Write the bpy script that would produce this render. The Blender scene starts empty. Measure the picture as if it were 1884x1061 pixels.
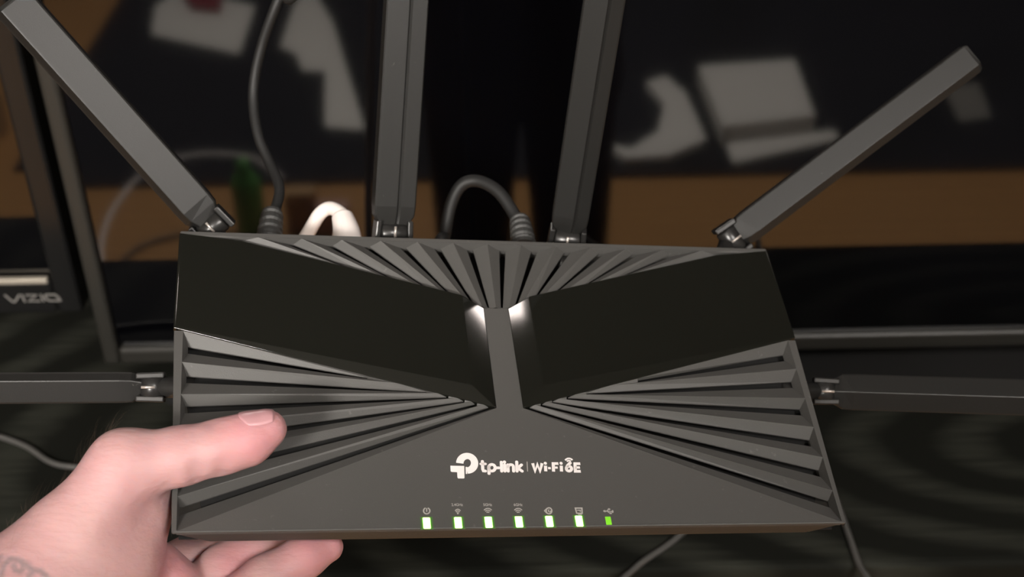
import bpy, math, random
import numpy as np
from mathutils import Vector, Matrix
random.seed(7); rng = np.random.default_rng(7)
S = bpy.context.scene
COL = S.collection

# ------------------------------------------------------------------ camera, world, light, exposure
IMG_W, IMG_H, FPX = 1884.0, 1061.0, 2450.0
CAM_Z, DESK_Z = 1.39, 0.74
PITCH, ROLL = math.radians(33.9), 0.020
fw = Vector((0, math.cos(PITCH), -math.sin(PITCH)))
up0 = Vector((0, math.sin(PITCH), math.cos(PITCH)))
rt0 = Vector((1, 0, 0))
cr, sr = math.cos(ROLL), math.sin(ROLL)
rt = rt0 * cr - up0 * sr
up = rt0 * sr + up0 * cr
CM = Matrix(((rt.x, up.x, -fw.x, 0), (rt.y, up.y, -fw.y, 0), (rt.z, up.z, -fw.z, CAM_Z), (0, 0, 0, 1)))
cam_d = bpy.data.cameras.new('camera'); cam = bpy.data.objects.new('camera', cam_d); COL.objects.link(cam)
cam_d.sensor_width = 36; cam_d.lens = FPX / IMG_W * 36; cam_d.clip_start = 0.01
cam_d.dof.use_dof = True; cam_d.dof.focus_distance = 0.545; cam_d.dof.aperture_fstop = 11.5
cam.matrix_world = CM
S.camera = cam
S.view_settings.view_transform = 'Standard'; S.view_settings.look = 'None'
S.view_settings.gamma = 1; S.view_settings.exposure = 0.0; S.view_settings.use_curve_mapping = False
S.cycles.use_denoising = True
S.cycles.max_bounces = 6; S.cycles.caustics_reflective = False; S.cycles.caustics_refractive = False
W = bpy.data.worlds.new('world'); S.world = W; W.use_nodes = True
W.node_tree.nodes['Background'].inputs[0].default_value = (1.0, 0.93, 0.85, 1)
W.node_tree.nodes['Background'].inputs[1].default_value = 0.05
LAMP_POS = Vector((-0.60, -1.18, 1.90)); LAMP_GLOW = 215.0


def cpt(x, y, d):
    """photo pixel + distance along the lens axis -> point in the room"""
    return CM @ Vector(((x - IMG_W / 2) / FPX * d, -(y - IMG_H / 2) / FPX * d, -d))


def on_plane(x, y, z):
    d = CM.to_3x3() @ Vector(((x - IMG_W / 2) / FPX, -(y - IMG_H / 2) / FPX, -1))
    o = CM.translation
    return o + d * ((z - o.z) / d.z)


TV_Y = 0.83


def seen_in_screen(x, y, z, plane=TV_Y):
    d = CM.to_3x3() @ Vector(((x - IMG_W / 2) / FPX, -(y - IMG_H / 2) / FPX, -1))
    o = CM.translation
    p = o + d * ((z - o.z) / d.z)
    return Vector((p.x, 2 * plane - p.y, z))


# ------------------------------------------------------------------ materials
def new_mat(name):
    m = bpy.data.materials.new(name); m.use_nodes = True
    return m, m.node_tree, m.node_tree.nodes['Principled BSDF']


def N(t, kind, **kw):
    n = t.nodes.new(kind)
    for k, v in kw.items():
        if k in n.inputs: n.inputs[k].default_value = v
        else: setattr(n, k, v)
    return n


def simple(name, col, rough=.5, ior=1.5, bump=0, bscale=400, var=0, vscale=30, metal=0, emit=None, es=0):
    m, t, b = new_mat(name)
    b.inputs['Base Color'].default_value = (*col, 1); b.inputs['Roughness'].default_value = rough
    b.inputs['IOR'].default_value = ior; b.inputs['Metallic'].default_value = metal
    tc = N(t, 'ShaderNodeTexCoord')
    if bump:
        n = N(t, 'ShaderNodeTexNoise', Scale=bscale, Detail=3.0); t.links.new(tc.outputs['Object'], n.inputs['Vector'])
        bp = N(t, 'ShaderNodeBump', Strength=bump, Distance=0.0005)
        t.links.new(n.outputs['Fac'], bp.inputs['Height']); t.links.new(bp.outputs[0], b.inputs['Normal'])
    if var:
        n = N(t, 'ShaderNodeTexNoise', Scale=vscale, Detail=4.0); t.links.new(tc.outputs['Object'], n.inputs['Vector'])
        r = N(t, 'ShaderNodeValToRGB')
        r.color_ramp.elements[0].position = .3; r.color_ramp.elements[1].position = .7
        r.color_ramp.elements[0].color = (*[c * (1 - var) for c in col], 1)
        r.color_ramp.elements[1].color = (*[min(1, c * (1 + var)) for c in col], 1)
        t.links.new(n.outputs['Fac'], r.inputs[0]); t.links.new(r.outputs[0], b.inputs['Base Color'])
    if emit:
        b.inputs['Emission Color'].default_value = (*emit, 1); b.inputs['Emission Strength'].default_value = es
    return m


def speckled(name, col, rough, dust, ior=1.5, bump=.12, thr=.80, scale=260):
    """plastic with sparse dust specks"""
    m, t, b = new_mat(name)
    b.inputs['Roughness'].default_value = rough; b.inputs['IOR'].default_value = ior
    tc = N(t, 'ShaderNodeTexCoord')
    n = N(t, 'ShaderNodeTexNoise', Scale=scale, Detail=2.0, Roughness=.7); t.links.new(tc.outputs['Object'], n.inputs['Vector'])
    r = N(t, 'ShaderNodeValToRGB'); r.color_ramp.elements[0].position = thr - .06; r.color_ramp.elements[1].position = thr + .06
    r.color_ramp.elements[0].color = (*col, 1); r.color_ramp.elements[1].color = (*dust, 1)
    t.links.new(n.outputs['Fac'], r.inputs[0]); t.links.new(r.outputs[0], b.inputs['Base Color'])
    if bump:
        n2 = N(t, 'ShaderNodeTexNoise', Scale=2500.0, Detail=1.0); t.links.new(tc.outputs['Object'], n2.inputs['Vector'])
        bp = N(t, 'ShaderNodeBump', Strength=bump, Distance=0.0002)
        t.links.new(n2.outputs['Fac'], bp.inputs['Height']); t.links.new(bp.outputs[0], b.inputs['Normal'])
    return m


M = {}
M['matte'] = speckled('matte_black_plastic', (.066, .064, .061), .54, (.11, .107, .102), bump=.25, thr=.74)
M['gloss'] = speckled('gloss_black_plastic', (.0075, .0078, .0062), .05, (.05, .05, .045), bump=0, thr=.86, scale=180)
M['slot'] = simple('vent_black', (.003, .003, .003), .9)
M['case'] = simple('case_black_plastic', (.03, .028, .025), .45, bump=.1, bscale=1500)
M['antenna'] = speckled('antenna_plastic', (.0125, .0122, .0115), .42, (.10, .095, .09), bump=.1, thr=.80, scale=300)
M['antenna'].node_tree.nodes['Principled BSDF'].inputs['Specular IOR Level'].default_value = .36
M['hinge'] = simple('hinge_plastic', (.016, .0155, .015), .3)
M['pin'] = simple('pivot_pin', (.55, .5, .46), .3, metal=.6)
M['print'] = simple('white_print', (.85, .80, .79), .5)
M['print_dim'] = simple('grey_print', (.42, .40, .38), .5)
M['led'] = simple('lit_led', (.8, 1, .7), .4, emit=(.42, 1.0, .16), es=7.0)
M['led_glow_rim'] = simple('led_glow_ring', (.1, .3, .03), .5, emit=(.10, .55, .01), es=.7)  # weak emission standing in for the halo round a lit LED
M['led_halo'] = simple('led_outer_glow_ring', (.04, .06, .03), .5, emit=(.10, .55, .01), es=.16)  # fainter outer step of the same painted halo
M['led_dim'] = simple('dim_led', (.1, .3, .02), .4, emit=(.22, .72, .02), es=.75)
M['rubber'] = simple('black_rubber', (.028, .028, .027), .55, bump=.1)
M['cable_black'] = simple('black_cable', (.007, .007, .007), .6)
M['cable_white'] = simple('white_cable', (.80, .73, .70), .45)
M['cable_grey'] = simple('grey_cable', (.09, .087, .083), .5)
M['screen'] = simple('screen_glass', (.0012, .0012, .0018), .042, ior=1.75)
M['bezel'] = simple('bezel_plastic', (.024, .023, .020), .40, bump=.05)
M['bezel_black'] = simple('bezel_gloss_black', (.010, .010, .010), .2)
M['trim'] = simple('silver_trim', (.55, .50, .42), .35, metal=.5)
M['logo_grey'] = simple('logo_silver', (.20, .19, .18), .4)
M['wall'] = simple('wall_paint', (.17, .155, .135), .9, var=.05, vscale=3)
M['ceiling'] = simple('ceiling_paint', (.17, .16, .145), .9)
M['rug'] = simple('dark_rug', (.006, .006, .008), .95, bump=.6, bscale=200, var=.4, vscale=40)
M['paper'] = simple('white_paper', (.70, .68, .64), .8)
M['card'] = simple('brown_cardboard', (.40, .24, .11), .8, var=.1, vscale=20)
M['cloth_dark'] = simple('dark_cloth', (.010, .010, .012), .95, bump=.4, bscale=300)
M['green'] = simple('green_bottle', (.10, .32, .07), .3)
M['pink'] = simple('pinkish_card', (.50, .30, .26), .6)
M['red'] = simple('dark_red_cloth', (.20, .02, .03), .8)
M['lamp_glow'] = simple('lamp_glow', (1, .9, .8), .5, emit=(1, .945, .88), es=LAMP_GLOW)
M['panel_glow'] = simple('ceiling_lamp_glow', (1, .9, .8), .5, emit=(1, .88, .81), es=36)
M['fill_glow'] = simple('fill_panel_glow', (1, .9, .8), .5, emit=(1, .94, .88), es=48)
M['grey_paper'] = simple('grey_paper', (.22, .21, .19), .8)
M['lamp_metal'] = simple('lamp_metal', (.3, .3, .3), .4, metal=.8)


def wood(name, dark, light, scale, stretch, rough, dist=6.0, ior=1.5, rings=False, centre=(0, 0), spec=.5):
    m, t, b = new_mat(name)
    tc = N(t, 'ShaderNodeTexCoord'); mp = N(t, 'ShaderNodeMapping')
    mp.inputs['Scale'].default_value = stretch
    mp.inputs['Location'].default_value = (-centre[0] * stretch[0], -centre[1] * stretch[1], 0)
    t.links.new(tc.outputs['Object'], mp.inputs['Vector'])
    w = N(t, 'ShaderNodeTexWave', Scale=scale, Distortion=dist, Detail=3.0)
    w.inputs['Detail Scale'].default_value = 1.2
    w.wave_type = 'RINGS' if rings else 'BANDS'
    if not rings: w.bands_direction = 'Y'
    else: w.rings_direction = 'Z'
    t.links.new(mp.outputs[0], w.inputs['Vector'])
    n = N(t, 'ShaderNodeTexNoise', Scale=18.0, Detail=6.0)
    mp2 = N(t, 'ShaderNodeMapping'); mp2.inputs['Scale'].default_value = (1, 14, 1)
    t.links.new(tc.outputs['Object'], mp2.inputs['Vector']); t.links.new(mp2.outputs[0], n.inputs['Vector'])
    mx = N(t, 'ShaderNodeMath', operation='MULTIPLY'); t.links.new(w.outputs['Fac'], mx.inputs[0]); t.links.new(n.outputs['Fac'], mx.inputs[1])
    r = N(t, 'ShaderNodeValToRGB'); r.color_ramp.elements[0].position = .12; r.color_ramp.elements[1].position = .55
    r.color_ramp.elements[0].color = (*dark, 1); r.color_ramp.elements[1].color = (*light, 1)
    t.links.new(mx.outputs[0], r.inputs[0]); t.links.new(r.outputs[0], b.inputs['Base Color'])
    b.inputs['Roughness'].default_value = rough; b.inputs['IOR'].default_value = ior; b.inputs['Specular IOR Level'].default_value = spec
    bp = N(t, 'ShaderNodeBump', Strength=.25, Distance=.0006)
    t.links.new(mx.outputs[0], bp.inputs['Height']); t.links.new(bp.outputs[0], b.inputs['Normal'])
    return m


M['desk'] = wood('black_wood_desk', (.010, .0105, .0085), (.031, .032, .026), 4.0, (1.0, 2.5, 1.0), .75, 2.6, rings=True, centre=(.45, .12), spec=.08)
M['floorwood'] = wood('brown_wood_floor', (.34, .17, .06), (.50, .27, .10), 1.2, (1, 8, 1), .45, 3.0)


# ------------------------------------------------------------------ mesh helpers
def tag(o, label=None, cat=None, group=None, kind=None):
    if label: o['label'] = label
    if cat: o['category'] = cat
    if group: o['group'] = group
    if kind: o['kind'] = kind
    return o


def mesh_obj(name, verts, faces, mat, parent=None, smooth=False, loc=None):
    me = bpy.data.meshes.new(name)
    me.from_pydata([tuple(v) for v in verts], [], faces); me.validate(); me.update()
    if smooth:
        for p in me.polygons: p.use_smooth = True
    me.materials.append(mat)
    o = bpy.data.objects.new(name, me); COL.objects.link(o)
    if parent is not None: o.parent = parent
    if loc is not None: o.location = loc
    return o


def empty(name, mat4=None):
    o = bpy.data.objects.new(name, None); o.empty_display_size = .05; COL.objects.link(o)
    if mat4 is not None: o.matrix_world = mat4
    return o


def bevel(o, w, seg=2, angle=35):
    b = o.modifiers.new('bevel', 'BEVEL'); b.width = w; b.segments = seg; b.limit_method = 'ANGLE'; b.angle_limit = math.radians(angle)
    return o


def fix_normals(o):
    import bmesh
    bm = bmesh.new(); bm.from_mesh(o.data); bmesh.ops.recalc_face_normals(bm, faces=bm.faces); bm.to_mesh(o.data); bm.free()
    return o


def box(name, lo, hi, mat, parent=None, bev=0, loc=None, seg=2):
    x0, y0, z0 = lo; x1, y1, z1 = hi
    v = [(x0, y0, z0), (x1, y0, z0), (x1, y1, z0), (x0, y1, z0), (x0, y0, z1), (x1, y0, z1), (x1, y1, z1), (x0, y1, z1)]
    f = [(0, 3, 2, 1), (4, 5, 6, 7), (0, 1, 5, 4), (1, 2, 6, 5), (2, 3, 7, 6), (3, 0, 4, 7)]
    o = mesh_obj(name, v, f, mat, parent, loc=loc)
    if bev: bevel(o, bev, seg)
    return o


def catmull(pts, n=10):
    P = [Vector(p) for p in pts]; P = [P[0] * 2 - P[1]] + P + [P[-1] * 2 - P[-2]]
    out = []
    for i in range(1, len(P) - 2):
        a, b, c, d = P[i - 1:i + 3]
        for k in range(n):
            t = k / n
            out.append(.5 * ((2 * b) + (c - a) * t + (2 * a - 5 * b + 4 * c - d) * t * t + (3 * b - a - 3 * c + d) * t ** 3))
    out.append(P[-2]); return out


def tube_mesh(path, rad, seg=14, cap=True):
    """rad: number or list; returns verts, faces"""
    n = len(path); V = []; F = []
    prev = None
    for i, p in enumerate(path):
        t = (path[min(i + 1, n - 1)] - path[max(i - 1, 0)]).normalized()
        if prev is None:
            a = t.orthogonal().normalized()
        else:
            a = (prev - t * prev.dot(t)).normalized()
        prev = a; b = t.cross(a)
        r = rad[i] if isinstance(rad, (list, tuple)) else rad
        for k in range(seg):
            an = 2 * math.pi * k / seg
            V.append(p + a * (math.cos(an) * r) + b * (math.sin(an) * r))
    for i in range(n - 1):
        for k in range(seg):
            F.append((i * seg + k, i * seg + (k + 1) % seg, (i + 1) * seg + (k + 1) % seg, (i + 1) * seg + k))
    if cap:
        F.append(tuple(range(seg))[::-1]); F.append(tuple(range((n - 1) * seg, n * seg)))
    return V, F


def tube(name, pts, rad, mat, parent=None, seg=14, n=10, spline=True):
    path = catmull(pts, n) if spline else [Vector(p) for p in pts]
    V, F = tube_mesh(path, rad, seg)
    return mesh_obj(name, V, F, mat, parent, smooth=True)


def extrude_poly(name, poly, z0, z1, mat, parent=None, bev=0, seg=2):
    """poly: ccw list of (x,y)"""
    n = len(poly)
    V = [(x, y, z0) for x, y in poly] + [(x, y, z1) for x, y in poly]
    F = [tuple(range(n))[::-1], tuple(range(n, 2 * n))] + [(i, (i + 1) % n, n + (i + 1) % n, n + i) for i in range(n)]
    o = mesh_obj(name, V, F, mat, parent)
    fix_normals(o)
    if bev: bevel(o, bev, seg)
    return o


def strokes_mesh(strokes, z, thick=.00008):
    """flat printed strokes: list of (points, width[, roundcaps]) -> verts, faces"""
    V = []; F = []
    for st in strokes:
        pts, w = st[0], st[1]; rc = st[2] if len(st) > 2 else True
        P = [Vector((p[0], p[1])) for p in pts]
        n = len(P); b0 = len(V)
        closed = (P[0] - P[-1]).length < 1e-9
        for i in range(n):
            if closed:
                d0 = P[i] - P[i - 1] if i > 0 else P[0] - P[-2]
                d1 = P[i + 1] - P[i] if i < n - 1 else P[1] - P[0]
            else:
                d0 = P[i] - P[i - 1] if i > 0 else P[1] - P[0]
                d1 = P[i + 1] - P[i] if i < n - 1 else P[-1] - P[-2]
            d0.normalize(); d1.normalize()
            nn = Vector((-(d0.y + d1.y), d0.x + d1.x)).normalized()
            c = max(.5, nn.dot(Vector((-d0.y, d0.x))))
            o = nn * (w / 2 / c)
            V.append((P[i].x + o.x, P[i].y + o.y, z)); V.append((P[i].x - o.x, P[i].y - o.y, z))
        for i in range(n - 1):
            k = b0 + 2 * i; F.append((k + 1, k + 3, k + 2, k))
        if rc and not closed:
            for p, d in ((P[0], P[0] - P[1]), (P[-1], P[-1] - P[-2])):
                a0 = math.atan2(d.y, d.x); k = len(V)
                V.append((p.x, p.y, z))
                for j in range(7):
                    a = a0 - math.pi / 2 + math.pi * j / 6
                    V.append((p.x + math.cos(a) * w / 2, p.y + math.sin(a) * w / 2, z))
                for j in range(6): F.append((k, k + 1 + j, k + 2 + j))
    return V, F


def arc(cx, cy, r, a0, a1, n=14, ry=None):
    ry = r if ry is None else ry
    return [(cx + r * math.cos(math.radians(a0 + (a1 - a0) * i / n)), cy + ry * math.sin(math.radians(a0 + (a1 - a0) * i / n))) for i in range(n + 1)]


# ------------------------------------------------------------------ the room
def quad_struct(name, v, mat):
    return tag(mesh_obj(name, v, [(0, 1, 2, 3)], mat), kind='structure')


RX0, RX1, RY0, RY1, RZ = -2.3, 2.3, -3.2, 2.15, 2.5
tag(box('floor', (RX0, RY0, -.05), (RX1, RY1, 0), M['floorwood']), kind='structure')
tag(box('ceiling', (RX0, RY0, RZ), (RX1, RY1, RZ + .05), M['ceiling']), kind='structure')
tag(box('wall_back', (RX0, RY1, 0), (RX1, RY1 + .05, RZ), M['wall']), kind='structure')
tag(box('wall_front', (RX0, RY0 - .05, 0), (RX1, RY0, RZ), M['wall']), kind='structure')
tag(box('wall_left', (RX0 - .05, RY0, 0), (RX0, RY1, RZ), M['wall']), kind='structure')
tag(box('wall_right', (RX1, RY0, 0), (RX1 + .05, RY1, RZ), M['wall']), kind='structure')

# ------------------------------------------------------------------ lamps
def pendant_lamp():
    r = empty('pendant_lamp', Matrix.Translation(LAMP_POS))
    tag(r, 'round glowing globe lamp hanging from the ceiling behind the photographer', 'lamp')
    h = RZ - LAMP_POS.z
    V, F = tube_mesh([Vector((0, 0, z)) for z in (h - .03, h - .028, h - .001)], [.02, .055, .06], 28)
    mesh_obj('ceiling_rose', V, F, M['lamp_metal'], r, True)
    V, F = tube_mesh([Vector((0, 0, .155)), Vector((0, 0, h - .028))], .004, 10)
    mesh_obj('hanging_cord', V, F, M['lamp_metal'], r, True)
    n = 14; path = []; rad = []
    for i in range(n + 1):
        a = -math.pi / 2 + math.pi * i / n
        path.append(Vector((0, 0, .16 * math.sin(a)))); rad.append(max(.002, .16 * math.cos(a)))
    V, F = tube_mesh(path, rad, 28)
    mesh_obj('globe_shade', V, F, M['lamp_glow'], r, True)


pendant_lamp()


def ceiling_lamp(x, y, hx, hy, label, glow='panel_glow'):
    r = empty('ceiling_lamp', Matrix.Translation((x, y, RZ)))
    tag(r, label, 'lamp')
    box('frame', (-hx - .02, -hy - .02, -.03), (hx + .02, hy + .02, -.0005), M['lamp_metal'], r, .004)
    box('diffuser', (-hx, -hy, -.036), (hx, hy, -.0301), M[glow], r)


ceiling_lamp(-.30, 1.085, .095, .028, 'slim bar lamp on the ceiling above the wide television')
ceiling_lamp(.95, -1.05, .30, .30, 'large square fill light added out of view behind the photographer on the right', 'fill_glow')  # added fill light, brightens the right of the desk and the shaded palm
ceiling_lamp(1.36, 1.775, .07, .045, 'short bar lamp on the ceiling in the far right corner')

# ------------------------------------------------------------------ desk
DX0, DX1 = -1.3, 1.35
DFRONT = on_plane(1266, 1046, DESK_Z).y
desk = empty('desk', Matrix.Translation((0, DFRONT, 0)))
tag(desk, 'black wood grain desk carrying both screens', 'desk')
box('desktop', (DX0, 0, DESK_Z - .035), (DX1, 1.58 - DFRONT, DESK_Z), M['desk'], desk, .006, seg=3)
for lx in (DX0 + .05, DX1 - .05):
    for ly in (.06, 1.50 - DFRONT):
        box('leg', (lx - .03, ly - .03, 0), (lx + .03, ly + .03, DESK_Z - .035), M['bezel_black'], desk, .004)

# ------------------------------------------------------------------ screens
def framed_screen(name, x0, x1, z0, z1, y, side, bottom, top, bez, label, trim=False, depth=.045):
    r = empty(name, Matrix.Translation(((x0 + x1) / 2, y, DESK_Z)))
    tag(r, label, 'television')
    w = (x1 - x0) / 2; a = z0 - DESK_Z; b = z1 - DESK_Z
    # panel glass lies 6 mm behind the frame front
    box('screen', (-w + side - .002, .006, a + bottom - .002), (w - side + .002, .012, b - top + .002), M['screen'], r)
    box('bezel_side', (-w, 0, a), (-w + side, .03, b), bez, r, .0035, seg=3)
    box('bezel_side', (w - side, 0, a), (w, .03, b), bez, r, .0035, seg=3)
    box('bezel_bottom', (-w + side, 0, a), (w - side, .03, a + bottom), bez, r, .0035, seg=3)
    box('bezel_top', (-w + side, 0, b - top), (w - side, .03, b), bez, r, .0035, seg=3)
    box('back_cover', (-w + .01, .0301, a + .01), (w - .01, depth + .02, b - .01), M['bezel_black'], r, .01)
    return r


pl = cpt(0, 0, 1)
def at_y(px, py, Y):
    d = CM.to_3x3() @ Vector(((px - IMG_W / 2) / FPX, -(py - IMG_H / 2) / FPX, -1)); o = CM.translation
    return o + d * ((Y - o.y) / d.y)


tv_l = at_y(188, 655, TV_Y - .006).x
tv_b = at_y(1200, 652, TV_Y - .006).z
tv_sb = at_y(1700, 613, TV_Y - .006).z
tv_si = at_y(215, 640, TV_Y - .006).x
tv = framed_screen('television', tv_l, tv_l + .97, tv_b, tv_b + .58, TV_Y - .006, tv_si - tv_l, tv_sb - tv_b, .02, M['bezel'],
                   'wide glossy black television behind the router, grey frame')
box('gap_shade_plate', (-.44, -.012, 0), (.44, .20, .008), M['slot'], tv, .003)  # added black plate standing in for the shade under the television
box('stand_neck', (-.10, .034, .008), (.10, .062, .20), M['bezel_black'], tv, .004)

VY = TV_Y + .035
v_r = at_y(150, 560, VY).x; v_b = at_y(60, 578, VY).z; v_sb = at_y(40, 519, VY).z; v_si = at_y(88, 500, VY).x
vz = framed_screen('small_television', v_r - .62, v_r, v_b, v_b + .40, VY, v_r - v_si, v_sb - v_b, .025, M['bezel_black'],
                   'smaller television at the left edge with silver lettering on its lower frame')
box('silver_trim', (-.31 + .03, -.0015, v_sb - DESK_Z - .0015), (.31 - (v_r - v_si) - .002, .004, v_sb - DESK_Z + .0035), M['trim'], vz, .001)
box('stand_base', (-.16, -.02, 0), (.16, .15, .012), M['bezel_black'], vz, .005)
box('stand_neck', (-.05, .045, .012), (.05, .075, .2), M['bezel_black'], vz, .004)


def vizio():
    # lettering V I Z I O drawn as strokes, 1 unit tall
    s = []; w = .23
    s += [([(0, 1), (.5, .1), (.62, .06), (.74, .1), (1.26, 1)], w, False)]
    s += [([(1.42, 1), (1.56, 0)], w, False)]
    s += [([(1.72, .89), (2.62, .89), (1.92, .11), (2.86, .11)], w, False)]
    s += [([(2.98, 1), (3.12, 0)], w, False)]
    s += [([(3.42, .89), (4.18, .89), (4.42, .5), (4.5, .11), (3.62, .11), (3.40, .3), (3.30, .7), (3.42, .89)], w, False)]
    return s


pa = at_y(12, 556, VY - .0003); pb = at_y(108, 540, VY - .0003)
sc = (pb.x - pa.x) / 4.5
V, F = strokes_mesh([([(x * sc, y * (pb.z - pa.z)) for x, y in p], w * (pb.z - pa.z) * .95, c) for p, w, c in vizio()], 0)
V = [(x, -.0004, y) for x, y, z in V]
lo = mesh_obj('brand_lettering', V, F, M['logo_grey'], vz)
lo.location = (pa.x - vz.location.x, 0, pa.z - DESK_Z)
tag(lo, 'silver maker lettering')

# ------------------------------------------------------------------ the router (own frame: x right, y to the back, z up from its face, metres)
RR = Matrix(((0.9787292964887251, -0.11559752342003204, 0.16948798415765456),
             (-0.02265998653024171, 0.7601753950478705, 0.6493226422773922),
             (-0.20390068466074232, -0.6393516883083991, 0.7413864912796146)))
RT = Vector((-0.0009097919514475816, -0.050135475383590734, -0.559764415652933))
RM = CM @ (Matrix.Translation(RT) @ RR.to_4x4())
RMI = RM.inverted()
router = empty('wireless_router', RM)
tag(router, 'black wireless router with six antennas and green lights held in the hand', 'router')
U = .001


def face_pt(px, py, z=0.0):
    """photo pixel -> (x, y) on the router's face plane"""
    a = RMI @ CM.translation
    b = RMI @ cpt(px, py, 1.0)
    d = b - a; s = (z - a.z) / d.z
    p = a + d * s
    return (p.x, p.y)


def rl(px, py, d):
    return RMI @ cpt(px, py, d)


def lerp(a, b, t): return a + (b - a) * t


def bound_low(x): return .3017 * (x - 5.7)            # lower panel edge, mm
def bound_up(x): return 59.7 + (x - 14.9) * .3141     # upper panel edge, mm


# housing
def housing():
    top = [(-134.6, -56.6), (134.6, -56.6), (137.6, 39), (138.2, 93.2), (-138.2, 93.2), (-137.6, 39)]
    lo_ = [(-122, -56.2), (122, -56.2), (131, 39), (131, 90), (-131, 90), (-131, 39)]
    zl = [-10, -10, -24, -34, -34, -24]
    V = [(x * U, y * U, -3.2 * U) for x, y in top] + [(x * U, y * U, z * U) for (x, y), z in zip(lo_, zl)]
    n = 6
    F = [(n + 0, n + 1, n + 2, n + 5), (n + 5, n + 2, n + 3, n + 4)] + [(i, (i + 1) % n, n + (i + 1) % n, n + i) for i in range(n)]
    o = mesh_obj('lower_housing', V, F, M['case'], router); fix_normals(o); bevel(o, .0012, 2, 25)
    # dark recess under all vents
    poly = [(-133, -55), (133, -55), (136.6, 39), (137, 92.5), (-137, 92.5), (-136.6, 39)]
    extrude_poly('vent_recess', [(x * U, y * U) for x, y in poly], -9.6 * U, -8.8 * U, M['slot'], router)
    # shell edge running round the face (front, sides, back)
    fl = [(-135.4, -57.2), (135.4, -57.2)]
    o = box('front_lip', (-135.3 * U, -57.4 * U, -1.6 * U), (135.3 * U, -56.3 * U, 0), M['matte'], router, .0005)
    o = box('back_rim', (-138.6 * U, 92.3 * U, -6 * U), (138.6 * U, 95.4 * U, .35 * U), M['matte'], router, .0006)


housing()

SO = [28.4, 13.3, -1.7, -18.0, -33.4, -48.5]                       # groove ends at the side, mm
SI = [(59, 14.5), (34.7, 7.3), (25.5, 4.8), (18.8, 2.75), (13.7, 1.5), (8.6, -.3)]
RO = [38.7, 22.3, 6.0, -9.5, -25.2, -41.8, -57.0]
VAL, FVAL, FTOP = -4.6, -2.8, 1.0
XE = 132.9


def sink(y, z): return y + (y + 320) * (-z / 448)      # where a point seen at height 0 lies once it is sunk by z


SO = [sink(y, VAL) for y in SO]; SI = [(x, sink(y, -1.1)) for x, y in SI]


def ridge_x(y): return 135.1 - (38.7 - y) / 96 * 1.5
def rim_x(y): return 138.7 - (39 - y) / 96 * 3.4


def wing(s):
    sl = []
    for yo, (xi, yi) in zip(SO, SI):
        sl.append(((XE, yo), (xi, yi)))
    rin = []
    for j in range(7):
        if j == 0: xb = 61
        elif j == 6: xb = 6.2
        else: xb = (SI[j - 1][0] + SI[j][0]) / 2
        rin.append((xb, bound_low(xb) if j < 6 else -.3))
    for j in range(7):
        V = []; F = []
        def add(x, y, z): V.append((s * x * U, y * U, z * U)); return len(V) - 1
        def face(*ix): F.append(ix if s > 0 else ix[::-1])
        ro = (ridge_x(RO[j]), RO[j]); ri = rin[j]
        o_r = add(*ro, 0); i_r = add(*ri, 0)
        if j > 0:      # facet from the groove above up to the ridge
            (xo, yo), (xi, yi) = sl[j - 1]
            a_o = add(xo, yo - 1.75, VAL); a_i = add(xi, yi - .65, -1.1)
            b_o = add(xo, yo - 1.75, VAL - .6); b_i = add(xi, yi - .65, -1.7)
            face(i_r, o_r, a_o, a_i) if False else face(a_i, i_r, o_r, a_o)
            face(a_i, a_o, b_o, b_i)
            if j < 6:
                e = add(xi, bound_low(xi), -.2); e2 = add(xi, yi + .65, -1.1)
                face(a_i, e2, e, i_r)
                w1 = add(xi, yi + .65, -1.7); face(a_i, b_i, w1, e2)
        if j < 6:
            (xo, yo), (xi, yi) = sl[j]
            c_o = add(xo, yo + 1.75, VAL); c_i = add(xi, yi + .65, -1.1)
            d_o = add(xo, yo + 1.75, VAL - .6); d_i = add(xi, yi + .65, -1.7)
            face(i_r, c_i, c_o, o_r)
            face(c_i, d_i, d_o, c_o)
            if j >= 0:
                g = add(xi, bound_low(xi), -.2)
                face(i_r, g, c_i)
        o = mesh_obj('side_rib', V, F, M['matte'], router)
        bpy.context.view_layer.update()
    # side rim with the sloped ends of the grooves
    V = []; F = []
    def add(x, y, z): V.append((s * x * U, y * U, z * U)); return len(V) - 1
    def face(*ix): F.append(ix if s > 0 else ix[::-1])
    prev = None
    for j in range(7):
        r_ = add(ridge_x(RO[j]), RO[j], 0); q = add(rim_x(RO[j]), RO[j] - (.4 if j == 6 else 0), -.1); w = add(rim_x(RO[j]) + .2, RO[j], -4.5)
        if prev:
            pr, pq, pw = prev
            face(pr, r_, q, pq); face(pq, q, w, pw)
            xo, yo = XE, SO[j - 1]
            u_ = add(xo, yo + 1.75, VAL); l_ = add(xo, yo - 1.75, VAL); ud = add(xo, yo + 1.75, VAL - .6); ld = add(xo, yo - 1.75, VAL - .6)
            face(pr, u_, l_, r_); face(u_, ud, ld, l_)
        prev = (r_, q, w)
    mesh_obj('side_rim', V, F, M['matte'], router)


wing(1); wing(-1)

# flat front plate and centre strip
pl_ = [(-5.7, 0), (-6.2, -.3), (-133.6, -57.0), (133.6, -57.0), (6.2, -.3), (5.7, 0)]
extrude_poly('front_plate', [(x * U, y * U) for x, y in pl_], -2.5 * U, 0, M['matte'], router)
extrude_poly('centre_strip', [(-5.7 * U, -.2 * U), (5.7 * U, -.2 * U), (5.5 * U, 54.3 * U), (-5.5 * U, 54.3 * U)], -2.5 * U, -.02 * U, M['matte'], router)


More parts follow.
